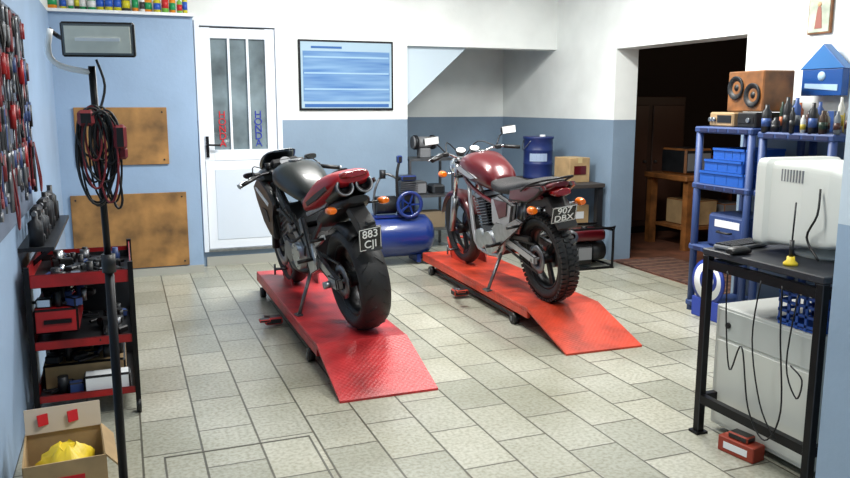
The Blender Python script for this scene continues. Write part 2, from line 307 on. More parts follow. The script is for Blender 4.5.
# ---------------- motorcycles
def wheel(b,cx,R,w,rim,ns,knob=False,rimm=None,tmat=None):
    k=w/.18; h=R-.218
    pr=[(-.058*k,.218),(-.082*k,.218+h*.25),(-.09*k,.218+h*.48),(-.08*k,.218+h*.70),(-.055*k,.218+h*.88),(-.028*k,.218+h*.97),(0,R)]
    pr=pr+[(-a,c) for a,c in pr[-2::-1]]
    if knob: pr=[(a,c-(.008 if c>.27 else 0)) for a,c in pr]
    b.lathe((cx,0,R),(0,1,0),pr,tmat or RUB,56)
    if knob:
        for i in range(52):
            a=2*math.pi*i/52
            for j,yy in enumerate((-.34,0,.34)):
                aa=a+(math.pi/52 if j==1 else 0);rr=R-.008-(.012 if j!=1 else 0);
                b.box((cx+rr*math.cos(aa),yy*w,R+rr*math.sin(aa)),(.018,.28*w,.024),tmat or RUB,rot=(0,-math.degrees(aa),0))
    elif w>.15:
        for i in range(22):
            a=2*math.pi*i/22
            for sy in(-1,1):
                pts=[]
                for t in(0,.5,1):
                    yy=sy*(.02+.05*t);aa=a+.16*t+(.07 if sy>0 else 0);rr=R+.0005-h*(.02+.16*t*t)
                    pts.append((cx+rr*math.cos(aa),yy*k,R+rr*math.sin(aa)))
                b.tube(pts,.0022,BLK,4,2)
    m=rimm or BLKM
    b.lathe((cx,0,R),(0,1,0),[(-.058*k,.222),(-.06*k,.205),(-.03*k,.19),(.03*k,.19),(.06*k,.205),(.058*k,.222),(.04*k,.216),(0,.205),(-.04*k,.216)],m,48,loop=True)
    for i in range(ns):
        a=2*math.pi*i/ns+.3
        for o in(-.07,.07):
            b.beam((cx+.03*math.cos(a+o*3),0,R+.03*math.sin(a+o*3)),(cx+.195*math.cos(a+o),0,R+.195*math.sin(a+o)),.022,.022,m)
    b.cyl((cx,-.06,R),(cx,.06,R),.045,m,20);b.cyl((cx,-.13,R),(cx,.13,R),.012,STL,12)
def disc(b,cx,R,y,r0,r1,m): b.lathe((cx,y,R),(0,1,0),[(-.003,r0),(-.003,r1),(.003,r1),(.003,r0)],m,40,loop=True)
def chain(b,R,x2,z2,y,r1,r2):
    b.lathe((0,y,R),(0,1,0),[(-.004,.05),(-.004,r1),(.004,r1),(.004,.05)],STL,36,loop=True)
    for s in(-1,1): b.beam((0,y,R+s*r1),(x2,y,z2+s*r2),.012,.014,DGR)
def plate(b,M,s1,s2,pw=.165,ph=.125,fs=.068):
    T0=b.T; b.T=T0@M
    b.box((0,0,0),(.004,pw,ph),mat('plate_black',(16,18,22),.4));
    PW=mat('plate_white',(230,232,230),.4)
    for z in(-1,1): b.box((-.003,0,z*(ph/2-.005)),(.002,pw-.01,.003),PW)
    for y in(-1,1): b.box((-.003,y*(pw/2-.005),0),(.002,.003,ph-.01),PW)
    F=Matrix(((0,0,-1,-.004),(-1,0,0,0),(0,1,0,0),(0,0,0,1)))
    b.text(s1,F@Tm(0,ph*.22,0),fs,PW,.002);b.text(s2,F@Tm(0,-ph*.24,0),fs,PW,.002)
    b.T=T0
def bikeM(x,y,z,heading,lean):
    return Tm(x,y,z)@Rm(0,0,90-heading)@Rm(-lean)
def fender(b,cx,R,wr,a0,n,m):
    r=[]
    for i in range(n):
        a=math.radians(a0+i*11);r.append([(cx+(R+.025)*math.cos(a),y,R+(R+.025)*math.sin(a)+dz) for y,dz in((-wr,-.045),(-wr+.01,-.01),(0,.005),(wr-.01,-.01),(wr,-.045),(wr-.015,-.015),(0,-.003),(-wr+.015,-.015))])
    b.loft(r,m)
def sportbike():
    b=B('sport_motorcycle',M=bikeM(1.31,4.42,.172,-5.5,8))
    R=.315;wheel(b,0,R,.19,.2,3);wheel(b,1.40,.3,.12,.2,3);fender(b,1.40,.3,.07,30,11,DGN)
    disc(b,0,R,-.075,.05,.11,STL)
    r=[]
    for i in range(8):
        a=math.radians(58+i*9);r.append([( .345*math.cos(a),y,R+.345*math.sin(a)+dz) for y,dz in((-.09,-.03),(-.05,0),(.05,0),(.09,-.03),(.05,-.006),(-.05,-.006))])
    b.loft(r,BLK)
    n0=len(b.bm.verts)
    chain(b,R,.52,.4,.1,.105,.035)
    for s in(-1,1):
        disc(b,1.4,.3,s*.065,.09,.155,STL);b.box((1.30,s*.07,.38),(.07,.05,.1),DGR,bev=.01)
        b.beam((-.03,s*.135,R),(.5,s*.105,.43),.032,.065,ALU,.006);b.box((-.02,s*.135,R),(.09,.034,.06),ALU,bev=.006)
        b.beam((.5,s*.135,.42),(1.08,s*.10,.80),.04,.1,ALU,.01);b.beam((.45,s*.125,.33),(.55,s*.125,.66),.035,.08,ALU,.01)
        b.beam((.5,s*.09,.68),(-.10,s*.06,.84),.025,.03,ALU)
        b.beam((.45,s*.10,.5),(.05,s*.08,.8),.018,.022,DGR)
        b.cyl((1.40,s*.105,.3),(1.25,s*.105,.66),.028,DGR);b.cyl((1.25,s*.105,.66),(1.16,s*.105,.93),.022,STL)
        b.tube([(1.15,s*.1,.94),(1.12,s*.2,.94),(1.06,s*.34,.90)],.011,BLKM,8,3);b.cyl((1.105,s*.24,.93),(1.055,s*.36,.895),.017,BLK,14);b.cyl((1.055,s*.36,.895),(1.05,s*.375,.89),.02,ALU,14)
        b.box((1.13,s*.22,.945),(.045,.05,.035),BLK,bev=.008);b.tube([(1.17,s*.21,.94),(1.15,s*.28,.92),(1.11,s*.37,.895)],.006,ALU,6,3)
        b.cyl((1.17,s*.12,.97),(1.17,s*.12,1.02),.022,BLK,14)
        b.tube([(.42,s*.11,.42),(.3,s*.15,.38),(.38,s*.13,.5)],.014,ALU,8,3);b.cyl((.36,s*.15,.4),(.36,s*.25,.4),.012,BLK);b.beam((.3,s*.13,.5),(.1,s*.14,.58),.02,.03,ALU);b.cyl((.1,s*.14,.57),(.1,s*.23,.57),.01,BLK)
        b.tube([(-.14,s*.05,.78),(-.17,s*.14,.78)],.007,BLK,6,1);b.body([(-.21,.78,.02,.012),(-.19,.78,.03,.02),(-.15,.78,.03,.02),(-.135,.78,.02,.012)],ORG,12,2.2,2,yo=s*.16)
    for s,zz,xx in((1,.93,1.30),(-1,1.0,1.30)):
        b.tube([(1.32,s*.15,.93),(1.31,s*.20,zz-.01),(xx,s*.22,zz)],.008,BLK,8,3)
        b.body([(xx+.04,zz,.02,.01),(xx+.02,zz,.04,.02),(xx-.02,zz,.042,.024),(xx-.03,zz,.04,.022)],BLK,16,2.6,2,yo=s*.235);b.box((xx-.032,s*.235,zz),(.003,.07,.034),GLS)
    b.box((.72,0,.40),(.42,.28,.26),DGR,bev=.03);b.cyl((.62,-.18,.38),(.62,.18,.38),.09,ALU,24);b.cyl((.82,-.17,.38),(.82,.17,.38),.075,STL,24);b.box((.88,0,.60),(.24,.28,.2),DGR,rot=(0,25,0),bev=.02)
    for k in range(5): b.box((.9+.01*k,0,.5+.035*k),(.2,.29,.012),STL,rot=(0,25,0))
    for k in range(8):
        a=k*.785;b.cyl((.62+.07*math.cos(a),.18,.38+.07*math.sin(a)),(.62+.07*math.cos(a),.186,.38+.07*math.sin(a)),.007,CHR,8)
    b.cyl((.66,.15,.58),(.66,.19,.58),.035,STL,18);b.tube([(.6,.17,.62),(.75,.19,.7),(.92,.17,.68)],.012,BLK);b.tube([(.5,.14,.55),(.62,.19,.48),(.78,.18,.5)],.01,BLK)
    for sy in(-.1,-.03,.04,.11): b.tube([(.98,sy,.56),(1.08,sy,.46),(1.02,sy*.8,.28),(.85,sy*.5,.18)],.02,STL,10,4)
    for s in(-1,1):
        b.prism([(1.06,.42),(1.18,.44),(1.28,.54),(1.40,.70),(1.44,.82),(1.26,.92),(1.04,.82),(.94,.72),(1.04,.62)],s*.14,s*.19,DGN,.02)
        b.prism([(1.12,.56),(1.2,.58),(1.25,.66),(1.14,.65)],s*.189,s*.195,BLK)
        b.prism([(1.06,.72),(1.32,.82),(1.36,.82),(1.34,.79),(1.09,.69)],s*.188,s*.194,WHT)
    b.body([(.74,.24,.04,.02),(.82,.22,.09,.04),(.95,.23,.12,.05),(1.08,.29,.11,.05),(1.13,.33,.05,.03)],DGN)
    b.body([(1.14,.92,.17,.05),(1.22,.90,.19,.09),(1.36,.87,.175,.11),(1.48,.82,.13,.09),(1.57,.77,.08,.06),(1.6,.76,.03,.03)],DGN)
    b.body([(1.16,1.10,.07,.008),(1.22,1.085,.11,.02),(1.32,1.03,.13,.04),(1.42,.96,.12,.04),(1.48,.91,.06,.02)],GLS)
    b.box((1.17,0,1.0),(.05,.2,.08),BLK,rot=(0,-25,0),bev=.015);b.cyl((1.16,0,1.0),(1.135,0,1.015),.04,GRY,24)
    b.box((1.15,0,.95),(.1,.26,.025),ALU,bev=.01)
    b.body([(.52,.79,.07,.05),(.60,.83,.12,.09),(.72,.88,.15,.115),(.88,.92,.17,.12),(1.02,.91,.145,.10),(1.11,.87,.08,.06)],DGN)
    b.cyl((.9,0,1.03),(.9,0,1.047),.045,STL,24)
    b.body([(.62,.78,.08,.04),(.54,.77,.11,.04),(.46,.765,.13,.035),(.40,.77,.12,.03),(.36,.785,.09,.025)],SEAT)
    b.body([(.50,.725,.11,.03),(.40,.765,.145,.055),(.25,.81,.155,.075),(.1,.86,.155,.08),(-.04,.905,.14,.07),(-.13,.935,.115,.05),(-.18,.95,.09,.03)],SREAR,24,2.9)
    b.body([(.22,.90,.03,.008),(.14,.925,.045,.014),(.04,.957,.045,.014),(-.03,.977,.025,.008)],SEAT)
    for s in(-1,1):
        b.prism([(.30,.79),(.1,.845),(-.10,.91),(-.12,.89),(.08,.815),(.28,.765)],s*.146,s*.158,BLK,.003)
        b.lathe((.12,s*.058,.795),(-.33,0,.115),[(0,.03),(.05,.048),(.28,.052),(.305,.052),(.315,.044),(.315,.034),(.28,.032),(.27,.001)],BLKM,28)
        b.lathe((.12,s*.058,.795),(-.33,0,.115),[(.298,.0525),(.316,.053),(.319,.046),(.315,.042)],STL,28)
    b.body([(-.12,.955,.09,.025),(-.19,.965,.085,.022),(-.215,.968,.06,.014)],RLENS,18,2.6)
    b.body([(.35,.64,.09,.05),(.15,.70,.11,.06),(-.05,.77,.11,.05),(-.15,.80,.09,.035),(-.2,.82,.06,.02)],BLK)
    b.tube([(.75,-.1,.25),(.5,-.12,.3),(.42,-.1,.55),(.3,-.06,.70),(.14,-.05,.79)],.024,STL,12,4)
    b.prism([(-.12,.80),(-.05,.78),(-.25,.64),(-.31,.54),(-.34,.54),(-.28,.70)],-.05,.05,BLK,.005)
    plate(b,Tm(-.345,.02,.615)@Rm(0,-14,0),'883','CJI',.135,.135,.064);b.box((-.33,0,.70),(.04,.05,.02),BLK,bev=.004)
    b.cyl((.52,.12,.3),(.45,.27,.042),.012,STL);b.box((.45,.275,.042),(.07,.04,.01),STL)
    b.cyl((.06,.15,.30),(.06,.2,.30),.022,ALU);b.box((.02,.15,.315),(.14,.02,.07),ALU,bev=.006);b.prism([(.3,.42),(.5,.36),(.46,.28),(.3,.34)],.13,.15,ALU,.004)
    b.tube([(1.1,.25,.93),(1.25,.2,1.0),(1.22,.05,.9)],.005,CABL,6,4);b.tube([(1.1,-.25,.93),(1.25,-.2,1.0),(1.22,-.05,.9)],.005,CABL,6,4)
    b.zwarp(n0,lambda x: .99 if x<.1 else max(.88,.99-(x-.1)*.2))
    b.done()
sportbike()
def naked():
    b=B('standard_motorcycle',M=bikeM(2.70,4.60,.172,0,7))
    R=.31;SIL=mat('silver_paint',(176,178,182),.35,.5)
    wheel(b,0,R,.135,.2,3,True);wheel(b,1.43,.305,.10,.2,3,False);fender(b,1.43,.305,.065,20,13,DRED)
    disc(b,1.43,.305,-.06,.08,.145,STL);b.cyl((0,-.07,R),(0,-.03,R),.08,STL,28)
    n0=len(b.bm.verts)
    chain(b,R,.5,.36,.085,.1,.035)
    b.box((.25,.1,.43),(.42,.03,.04),BLK,rot=(0,4,0),bev=.008)
    for s in(-1,1):
        b.beam((-.04,s*.115,R),(.48,s*.10,.40),.028,.055,SIL,.005)
        b.cyl((1.43,s*.1,.305),(1.30,s*.1,.62),.028,ALU);b.cyl((1.30,s*.1,.62),(1.17,s*.1,.96),.02,CHR)
        b.tube([(1.14,s*.06,.86),(.95,s*.12,.80),(.55,s*.12,.68),(.15,s*.11,.74),(-.15,s*.09,.80)],.016,DRED,8,3)
        b.tube([(1.12,s*.04,.78),(.98,s*.1,.4),(.9,s*.1,.24),(.55,s*.1,.24),(.45,s*.1,.4),(.5,s*.11,.68)],.018,SIL,8,2)
        b.prism([(.18,.70),(.24,.54),(.40,.46),(.54,.50),(.52,.72),(.40,.76)],s*.10,s*.145,SIL,.015)
        b.prism([(.24,.72),(.28,.60),(.40,.56),(.46,.72)],s*.143,s*.152,DRED,.004)
        b.prism([(.54,.46),(.46,.32),(.12,.52),(.06,.58),(.14,.60),(.30,.52),(.46,.52)],s*.13,s*.15,ALU,.004)
        b.cyl((.42,s*.15,.36),(.42,s*.26,.36),.014,BLK);b.cyl((.1,s*.15,.55),(.1,s*.24,.55),.012,BLK)
        b.tube([(1.15,s*.08,.99),(1.13,s*.18,1.05),(1.07,s*.28,1.06),(1.0,s*.36,1.04)],.011,CHR,8,4)
        b.cyl((1.06,s*.27,1.058),(.995,s*.38,1.035),.017,BLK,14);b.box((1.08,s*.23,1.06),(.04,.05,.04),BLK,bev=.008)
        b.tube([(1.12,s*.24,1.07),(1.10,s*.3,1.06),(1.05,s*.39,1.03)],.005,ALU,6,3)
        b.tube([(1.09,s*.22,1.07),(1.12,s*.27,1.15),(1.10,s*.31,1.18)],.006,BLKM,8,3)
        b.body([(1.13,1.20,.02,.015),(1.11,1.20,.06,.036),(1.08,1.20,.066,.04),(1.074,1.20,.064,.038)],BLK,18,2.8,2,yo=s*.335);b.box((1.072,s*.335,1.20),(.003,.114,.062),mat('mirror_painted_reflection',(245,248,248),.25,0))  # mirror face coloured near white as a painted reflection
        b.tube([(-.14,s*.06,.72),(-.16,s*.15,.72)],.008,CHR,6,1);b.body([(-.21,.72,.02,.02),(-.185,.72,.03,.03),(-.15,.72,.028,.03),(-.13,.72,.015,.015)],ORG,14,2,2,yo=s*.18)
        b.tube([(1.24,s*.1,.86),(1.24,s*.17,.86)],.008,CHR,6,1);b.body([(1.22,.86,.02,.02),(1.25,.86,.033,.03),(1.29,.86,.03,.03),(1.31,.86,.015,.015)],ORG,14,2,2,yo=s*.2)
        b.prism([(.26,.73),(-.02,.745),(-.14,.80),(-.23,.865),(-.21,.895),(-.08,.875),(.22,.83)],s*.085,s*.135,DRED,.016)
    b.body([(.54,.82,.08,.05),(.60,.85,.12,.10),(.72,.89,.14,.13),(.88,.93,.165,.135),(1.02,.93,.15,.115),(1.12,.91,.09,.075),(1.15,.90,.04,.04)],DRED,24,2.6)
    for s in(-1,1): b.prism([(.70,.87),(.98,.96),(1.06,.94),(1.0,.90),(.8,.85)],s*.145,s*.166,SIL,.004)
    b.cyl((.92,0,1.06),(.92,0,1.075),.04,CHR,24)
    b.body([(.62,.83,.07,.035),(.54,.815,.12,.05),(.38,.80,.135,.045),(.22,.82,.13,.05),(.05,.865,.125,.045),(-.10,.885,.11,.04),(-.17,.885,.08,.025)],SEAT,20,3)
    b.body([(-.04,.83,.09,.035),(-.13,.855,.085,.035),(-.22,.88,.07,.028),(-.27,.90,.05,.016)],DRED,18,2.6)
    b.tube([(.02,.15,.84),(-.08,.155,.89),(-.20,.12,.93),(-.25,0,.94),(-.20,-.12,.93),(-.08,-.155,.89),(.02,-.15,.84)],.009,BLKM,8,4)
    b.body([(-.19,.83,.06,.03),(-.26,.835,.065,.033),(-.28,.84,.045,.024)],RLENS,16,2.4)
    b.prism([(.1,.76),(-.17,.80),(-.24,.72),(-.31,.58),(-.29,.56),(-.22,.66),(-.12,.72),(.1,.70)],-.07,.07,BLK,.006)
    plate(b,Tm(-.33,.04,.69)@Rm(0,-20,0),'907','DBX',.18,.13,.07)
    b.box((.68,0,.34),(.36,.26,.2),ALU,bev=.04);b.cyl((.6,-.16,.34),(.6,.16,.34),.085,ALU,28);b.cyl((.78,-.15,.34),(.78,.15,.34),.075,ALU,28)
    T0=b.T;b.T=T0@Tm(.78,0,.40)@Rm(0,12,0)
    for i in range(9): b.box((0,0,.05+i*.025),(.17,.19,.011),ALU,bev=.003)
    b.box((0,0,.14),(.13,.15,.28),DGR);b.box((0,0,.30),(.16,.18,.07),ALU,bev=.015);b.T=T0
    b.box((.58,0,.56),(.14,.14,.14),DGR,bev=.02)
    b.tube([(.88,0,.52),(1.0,-.05,.5),(1.0,-.09,.3),(.85,-.13,.2),(.5,-.15,.22),(.3,-.16,.30)],.02,CHR,12,5)
    b.lathe((.32,-.165,.29),(-.66,0,.24),[(0,.025),(.06,.048),(.38,.055),(.42,.04),(.42,.02)],STL,24)
    b.cyl((.38,0,.42),(.3,0,.7),.035,mat('shock_spring',(190,190,190),.3,.8),16)
    b.lathe((1.24,0,.90),(1,0,-.05),[(0,.03),(.03,.08),(.10,.095),(.12,.098),(.125,.09),(.14,.05),(.145,.001)],CHR,32)
    for s in(-1,1): b.lathe((1.17,s*.06,1.06),(-.5,0,.85),[(-.04,.03),(0,.045),(.01,.045),(.01,.038),(.006,.001)],BLK,24);b.cyl((1.166,s*.06,1.067),(1.163,s*.06,1.072),.036,WHT,20)
    b.box((1.16,0,.98),(.08,.24,.03),ALU,bev=.01);b.box((1.2,0,.83),(.08,.24,.03),DGR,bev=.01)
    b.cyl((.5,.11,.26),(.42,.28,.04),.012,STL);b.box((.42,.285,.04),(.08,.04,.01),STL)
    b.tube([(1.08,.22,1.06),(1.22,.15,1.15),(1.26,.02,1.0)],.005,CABL,6,4);b.tube([(1.08,-.22,1.06),(1.22,-.12,1.12),(1.26,-.02,1.0)],.005,CABL,6,4)
    b.zwarp(n0,lambda x:.87)
    b.done()
naked()
# ---------------- compressor
b=B('air_compressor',(2.38,7.0,0))
b.lathe((-.36,0,.27),(1,0,0),[(0,.001),(0,.06),(.02,.14),(.07,.19),(.13,.2),(.6,.2),(.66,.19),(.71,.14),(.73,.06),(.73,.001)],BLUT,36)
for sx in(-.2,.2): b.bx(sx-.02,sx+.02,-.12,.12,0.02,.1,BLUT)
for sy in(-1,1): b.cyl((.3,sy*.12,.06),(.3,sy*.16,.06),.06,BLK,20)
b.bx(-.22,.2,-.1,.1,.46,.48,BLUT)
b.cyl((-.2,0,.57),(.0,0,.57),.085,DGR,24);b.box((.12,0,.58),(.14,.14,.2),DGR,bev=.02)
for i in range(6): b.box((.12,0,.68+i*.02),(.17,.17,.01),STL)
b.box((.12,0,.82),(.15,.15,.05),DGR,bev=.01);b.lathe((.10,-.12,.58),(0,-1,0),[(0,.10),(0,.13),(.03,.13),(.03,.10)],BLUT,32,loop=True)
for k in range(5): a=k*1.2566;b.beam((.10,-.135,.58),(.10+.11*math.cos(a),-.135,.58+.11*math.sin(a)),.015,.015,BLUT)
b.cyl((-.12,0,.82),(-.12,0,.9),.03,DGR);b.tube([(.05,0,.8),(-.1,.02,.86),(-.2,0,.7),(-.2,0,.48)],.012,STL)
b.tube([(.02,-.05,.48),(.0,-.06,.82),(.03,-.05,.98)],.014,BLK);b.box((.03,-.05,1.0),(.05,.05,.07),BLK,bev=.01);b.done()
b=B('metal_rack',(2.98,7.75,0));
for sx in(-1,1):
    for sy in(-1,1): b.bx(sx*.24-.012,sx*.24+.012,sy*.18-.012,sy*.18+.012,0,.95,STL)
for z in(.2,.55,.93): b.bx(-.25,.25,-.19,.19,z,z+.025,STL)
b.box((-.1,0,.64),(.18,.2,.14),GRY,bev=.02);b.box((.12,0,.62),(.14,.2,.1),DGR,bev=.02);b.box((0,0,.3),(.35,.25,.16),mat('rack_carton',(128,112,90),.8))
b.done()
b=B('bench_grinder',(2.95,7.72,.955));b.cyl((-.07,0,.16),(.07,0,.16),.06,GRY,24);b.bx(-.06,.06,-.06,.06,0,.1,GRY,.01)
for s in(-1,1): b.cyl((s*.08,0,.16),(s*.11,0,.16),.075,DGR,28);b.cyl((s*.11,0,.16),(s*.13,0,.16),.065,GRY,28)
b.done()
b=B('wooden_workbench',(4.1,7.0,0));b.bx(-.25,.25,-.55,.5,.71,.75,mat('dark_bench_top',(60,56,54),.6),.005)
for sx in(-.21,.21):
    for sy in(-.5,.45): b.bx(sx-.03,sx+.03,sy-.03,sy+.03,0,.71,DGR)
b.bx(-.22,.22,-.5,.45,.3,.33,DGR);b.done()
b=B('oil_drum',(4.03,7.22,.75));b.lathe((0,0,0),(0,0,1),[(0,.001),(0,.15),(.015,.155),(.03,.15),(.14,.15),(.15,.156),(.16,.15),(.28,.15),(.29,.156),(.30,.15),(.40,.15),(.41,.16),(.43,.16),(.43,.145),(.42,.001)],mat('drum_blue',(26,42,96),.4),36)
DLB=mat('drum_label',(150,168,196),.5)
for k in range(5):
    a=math.radians(215+k*14);b.box((.152*math.cos(a),.152*math.sin(a),.22),(.003,.036,.08),DLB,rot=(0,0,math.degrees(a)))
b.cyl((.06,.02,.42),(.06,.02,.445),.03,WHT);b.tube([(-.13,.08,.39),(-.18,.0,.30),(-.13,-.08,.39)],.004,STL,6,5);b.done()
def carton(name,loc,s,rz=0,open_=False,lab=None):
    b=B(name,loc,rz);x,y,z=s
    if open_:
        t=.006
        for sx in(-1,1): b.bx(sx*x/2-t/2,sx*x/2+t/2,-y/2,y/2,0,z,CARD)
        b.box((x/2+.02,0,z-.025),(.07,y,t),CARD,rot=(0,50,0))
        for sy in(-1,1): b.bx(-x/2,x/2,sy*y/2-t/2,sy*y/2+t/2,0,z,CARD)
        b.box((0,y/2+.0,z+.05),(x,t,.1),mat('carton_white_print',(206,190,170),.7),rot=(-10,0,0))
        for q in(-.07,.04): b.box((q,y/2-.006,z+.055),(.05,t,.045),lab,rot=(-10,0,25))
        b.bx(-x/2,x/2,-y/2,y/2,0,t,CARD)
        b.box((-.02,-y/2-.004,z*.6),(x*.6,.003,z*.2),lab)
    else:
        b.bx(-x/2,x/2,-y/2,y/2,0,z,CARD,.004);b.bx(-.025,.025,-y/2-.001,y/2+.001,z-.05,z+.001,mat('packing_tape',(190,170,124),.3))
        if lab: b.box((0,-y/2-.004,z*.5),(x*.6,.003,z*.35),lab)
    return b.done()
carton('cardboard_box',(4.16,6.76,.75),(.24,.26,.24),5,lab=DRED)
carton('cardboard_box',(4.14,6.76,.33),(.28,.3,.2),-4,lab=WHT)
b=B('white_canister',(3.98,7.2,.33));b.bx(-.09,.09,-.12,.12,0,.26,WHT,.03);b.cyl((0,.04,.26),(0,.04,.29),.025,RED);b.tube([(0,-.08,.24),(0,-.06,.31),(0,.0,.30),(0,.02,.25)],.012,WHT);b.done()
b=B('portable_generator',(3.98,6.22,0))
for sy in(-1,1): b.tube([(-.22,sy*.15,.02),(-.22,sy*.15,.36),(-.2,sy*.15,.38),(.2,sy*.15,.38),(.22,sy*.15,.36),(.22,sy*.15,.02),(.2,sy*.15,.012),(-.2,sy*.15,.012)],.012,BLKM,8,2,closed=True)
for sx in(-.21,.21):
    for z in(.03,.36): b.cyl((sx,-.15,z),(sx,.15,z),.011,BLKM,8)
b.body([(-.17,.31,.11,.04),(-.14,.31,.13,.055),(.12,.31,.13,.055),(.16,.31,.11,.04)],DRED,20,4);b.box((-.07,0,.14),(.2,.24,.2),BLK,bev=.02);b.cyl((.05,0,.15),(.19,0,.15),.09,DGR,24);b.box((-.07,-.13,.15),(.15,.02,.12),GRY,bev=.004);b.cyl((0,0,.36),(0,0,.385),.03,BLK);b.done()
# ---------------- right shelving
def shelf(name,y0,y1,h,levels,x0=3.85,x1=4.34):
    b=B(name,((x0+x1)/2,(y0+y1)/2,0));w=(x1-x0)/2;l=(y1-y0)/2
    for sx in(-1,1):
        for sy in(-1,1): b.cyl((sx*(w-.03),sy*(l-.03),0),(sx*(w-.03),sy*(l-.03),h-.03),.026,BLUD,12)
    for z in levels:
        b.bx(-w,w,-l,l,z-.045,z,BLUD,.01)
        for k in range(5): b.bx(-w-.003,-w+.002,-l+.04+k*(2*l-.08)/5,-l+.02+(k+1)*(2*l-.08)/5,z-.035,z-.012,mat('shelf_recess_shade',(26,36,76),.6))  # raised dark strips paint the shade of recesses along the shelf edge
    b.done()
shelf('plastic_shelf_unit',4.06,4.62,1.35,[.08,.5,.95,1.35])
shelf('plastic_shelf_unit',3.42,4.02,1.33,[.08,.5,.95,1.33])
def bin_(loc,s,m,name='storage_bin'):
    b=B(name,loc);x,y,z=s;t=.008
    b.bx(-x/2,x/2,-y/2,y/2,0,t,m)
    for sx in(-1,1): b.bx(sx*x/2-t/2,sx*x/2+t/2,-y/2,y/2,0,z,m);b.bx(sx*x/2-.012,sx*x/2+.012,-y/2,y/2,z-.015,z,m)
    for sy in(-1,1): b.bx(-x/2,x/2,sy*y/2-t/2,sy*y/2+t/2,0,z,m);b.bx(-x/2,x/2,sy*y/2-.012,sy*y/2+.012,z-.015,z,m)
    for k in range(3): b.bx(-x/2-.006,-x/2,-y/2+.04+k*(y-.08)/3,-y/2+.03+k*(y-.08)/3+.01,.01,z-.02,m)
    b.bx(-x/2+.02,x/2-.02,-y/2+.02,y/2-.02,.01,z*.6,DGR);b.done()
BL2=mat('bright_blue_plastic',(36,90,180),.4)
bin_((4.05,4.33,.95),(.38,.42,.09),BL2);bin_((4.05,4.33,1.042),(.36,.36,.08),BL2);bin_((4.06,4.30,1.124),(.34,.30,.08),BL2)
b=B('tool_case',(4.08,4.3,.5));b.bx(-.17,.17,-.2,.2,0,.24,BLUD,.02);b.tube([(-.18,-.06,.12),(-.21,-.05,.12),(-.21,.05,.12),(-.18,.06,.12)],.008,BLK);b.bx(-.172,-.168,-.12,.12,.15,.2,WHT);b.done()
bin_((4.08,3.72,.95),(.36,.5,.14),BLUD);bin_((4.08,3.72,.5),(.36,.5,.18),BLUD)
b=B('paint_can_group',(4.08,3.71,1.33))
pc=[(205,205,200),(70,36,30),(34,56,44),(50,80,140),(170,150,50),(30,30,34),(170,90,44),(110,115,120),(70,50,36),(24,26,30)]
for i in range(32):
    c=random.choice(range(10));r=random.uniform(.014,.03);hh=random.uniform(.08,.22)
    xx=-.2+(i%4)*.1+random.uniform(-.02,.02);yy=-.26+(i//4)*.074+random.uniform(-.012,.012)
    m=mat('can_%d'%c,pc[c],.4)
    if i%4==3: b.box((xx,yy,hh*.35),(.05,.055,hh*.7),m,rot=(0,0,random.uniform(-20,20)),bev=.004)
    else:
        b.lathe((xx,yy,0),(0,0,1),[(0,.001),(0,r),(hh*.75,r),(hh*.85,r*.5),(hh,r*.45),(hh,.001)],m,14);c2=(c+4)%10;b.lathe((xx,yy,hh*.2),(0,0,1),[(0,r),(0,r+.001),(hh*.3,r+.001),(hh*.3,r)],mat('can_%d'%c2,pc[c2],.4),14)
b.done()
b=B('vintage_radio',(4.05,4.44,1.35),-8);b.bx(-.12,.12,-.15,.13,0,.1,mat('radio_tan',(160,132,96),.5),.01);b.bx(-.125,-.12,-.13,.03,.03,.08,DGR)
for k in(.06,.1): b.cyl((-.12,k,.05),(-.14,k,.05),.015,ALU,14)
b.done()
b=B('car_stereo_amplifier',(4.02,4.15,1.35));b.bx(-.12,.1,-.06,.11,0,.1,BLK,.008);b.bx(-.124,-.12,-.04,.1,.03,.07,DGR);b.cyl((-.12,.0,.05),(-.135,.0,.05),.015,ALU);b.done()
b=B('wooden_speaker_box',(4.06,4.24,1.455),-6);b.bx(-.12,.12,-.19,.18,0,.27,WOODD,.008)
for yy,zz in((.085,.16),(-.09,.11)):
    b.lathe((-.12,yy,zz),(-1,0,0),[(0,.078),(.012,.078),(.014,.068),(.004,.05),(-.01,.03),(.004,.02),(.006,.001)],BLK,28);b.lathe((-.12,yy,zz),(-1,0,0),[(.013,.079),(.016,.073),(.013,.067)],DGR,28)
b.done()
b=B('framed_picture',(XR-.012,4.07,1.97));b.box((0,0,.12),(.02,.19,.25),WOODD,bev=.004);b.box((-.012,0,.12),(.003,.165,.225),mat('picture_cream',(190,200,180),.5,0,.2,9));b.prism([(-.03,.03),(.03,.03),(.02,.13),(.012,.17),(-.012,.17),(-.02,.13)],-.0155,-.0135,mat('picture_figure',(150,90,80),.6),plane='yz');b.lathe((-.0135,0,.185),(-1,0,0),[(0,.001),(0,.016),(.002,.016),(.002,.001)],mat('picture_face',(205,160,120),.6),14);b.done()
b=B('blue_wall_sign',(4.3,3.93,1.56));BS=mat('sign_blue',(24,76,146),.35)
b.prism([(-.16,0),(.16,0),(.16,.17),(-.16,.17)],-.03,.03,BS,.004,plane='yz')
b.prism([(-.18,.17),(.18,.17),(.0,.33)],-.035,.035,mat('sign_roof_blue',(50,112,176),.35),.004,plane='yz')
b.prism([(-.13,.03),(.13,.05),(.13,.08),(-.13,.07)],-.034,-.03,mat('sign_light',(170,200,226),.4),plane='yz')
b.lathe((-.03,0,.125),(-1,0,0),[(0,.001),(0,.03),(.003,.03),(.003,.001)],MC['sign_light'],20)
b.bx(-.01,.07,-.012,.012,-.0,.05,DGR);b.done()
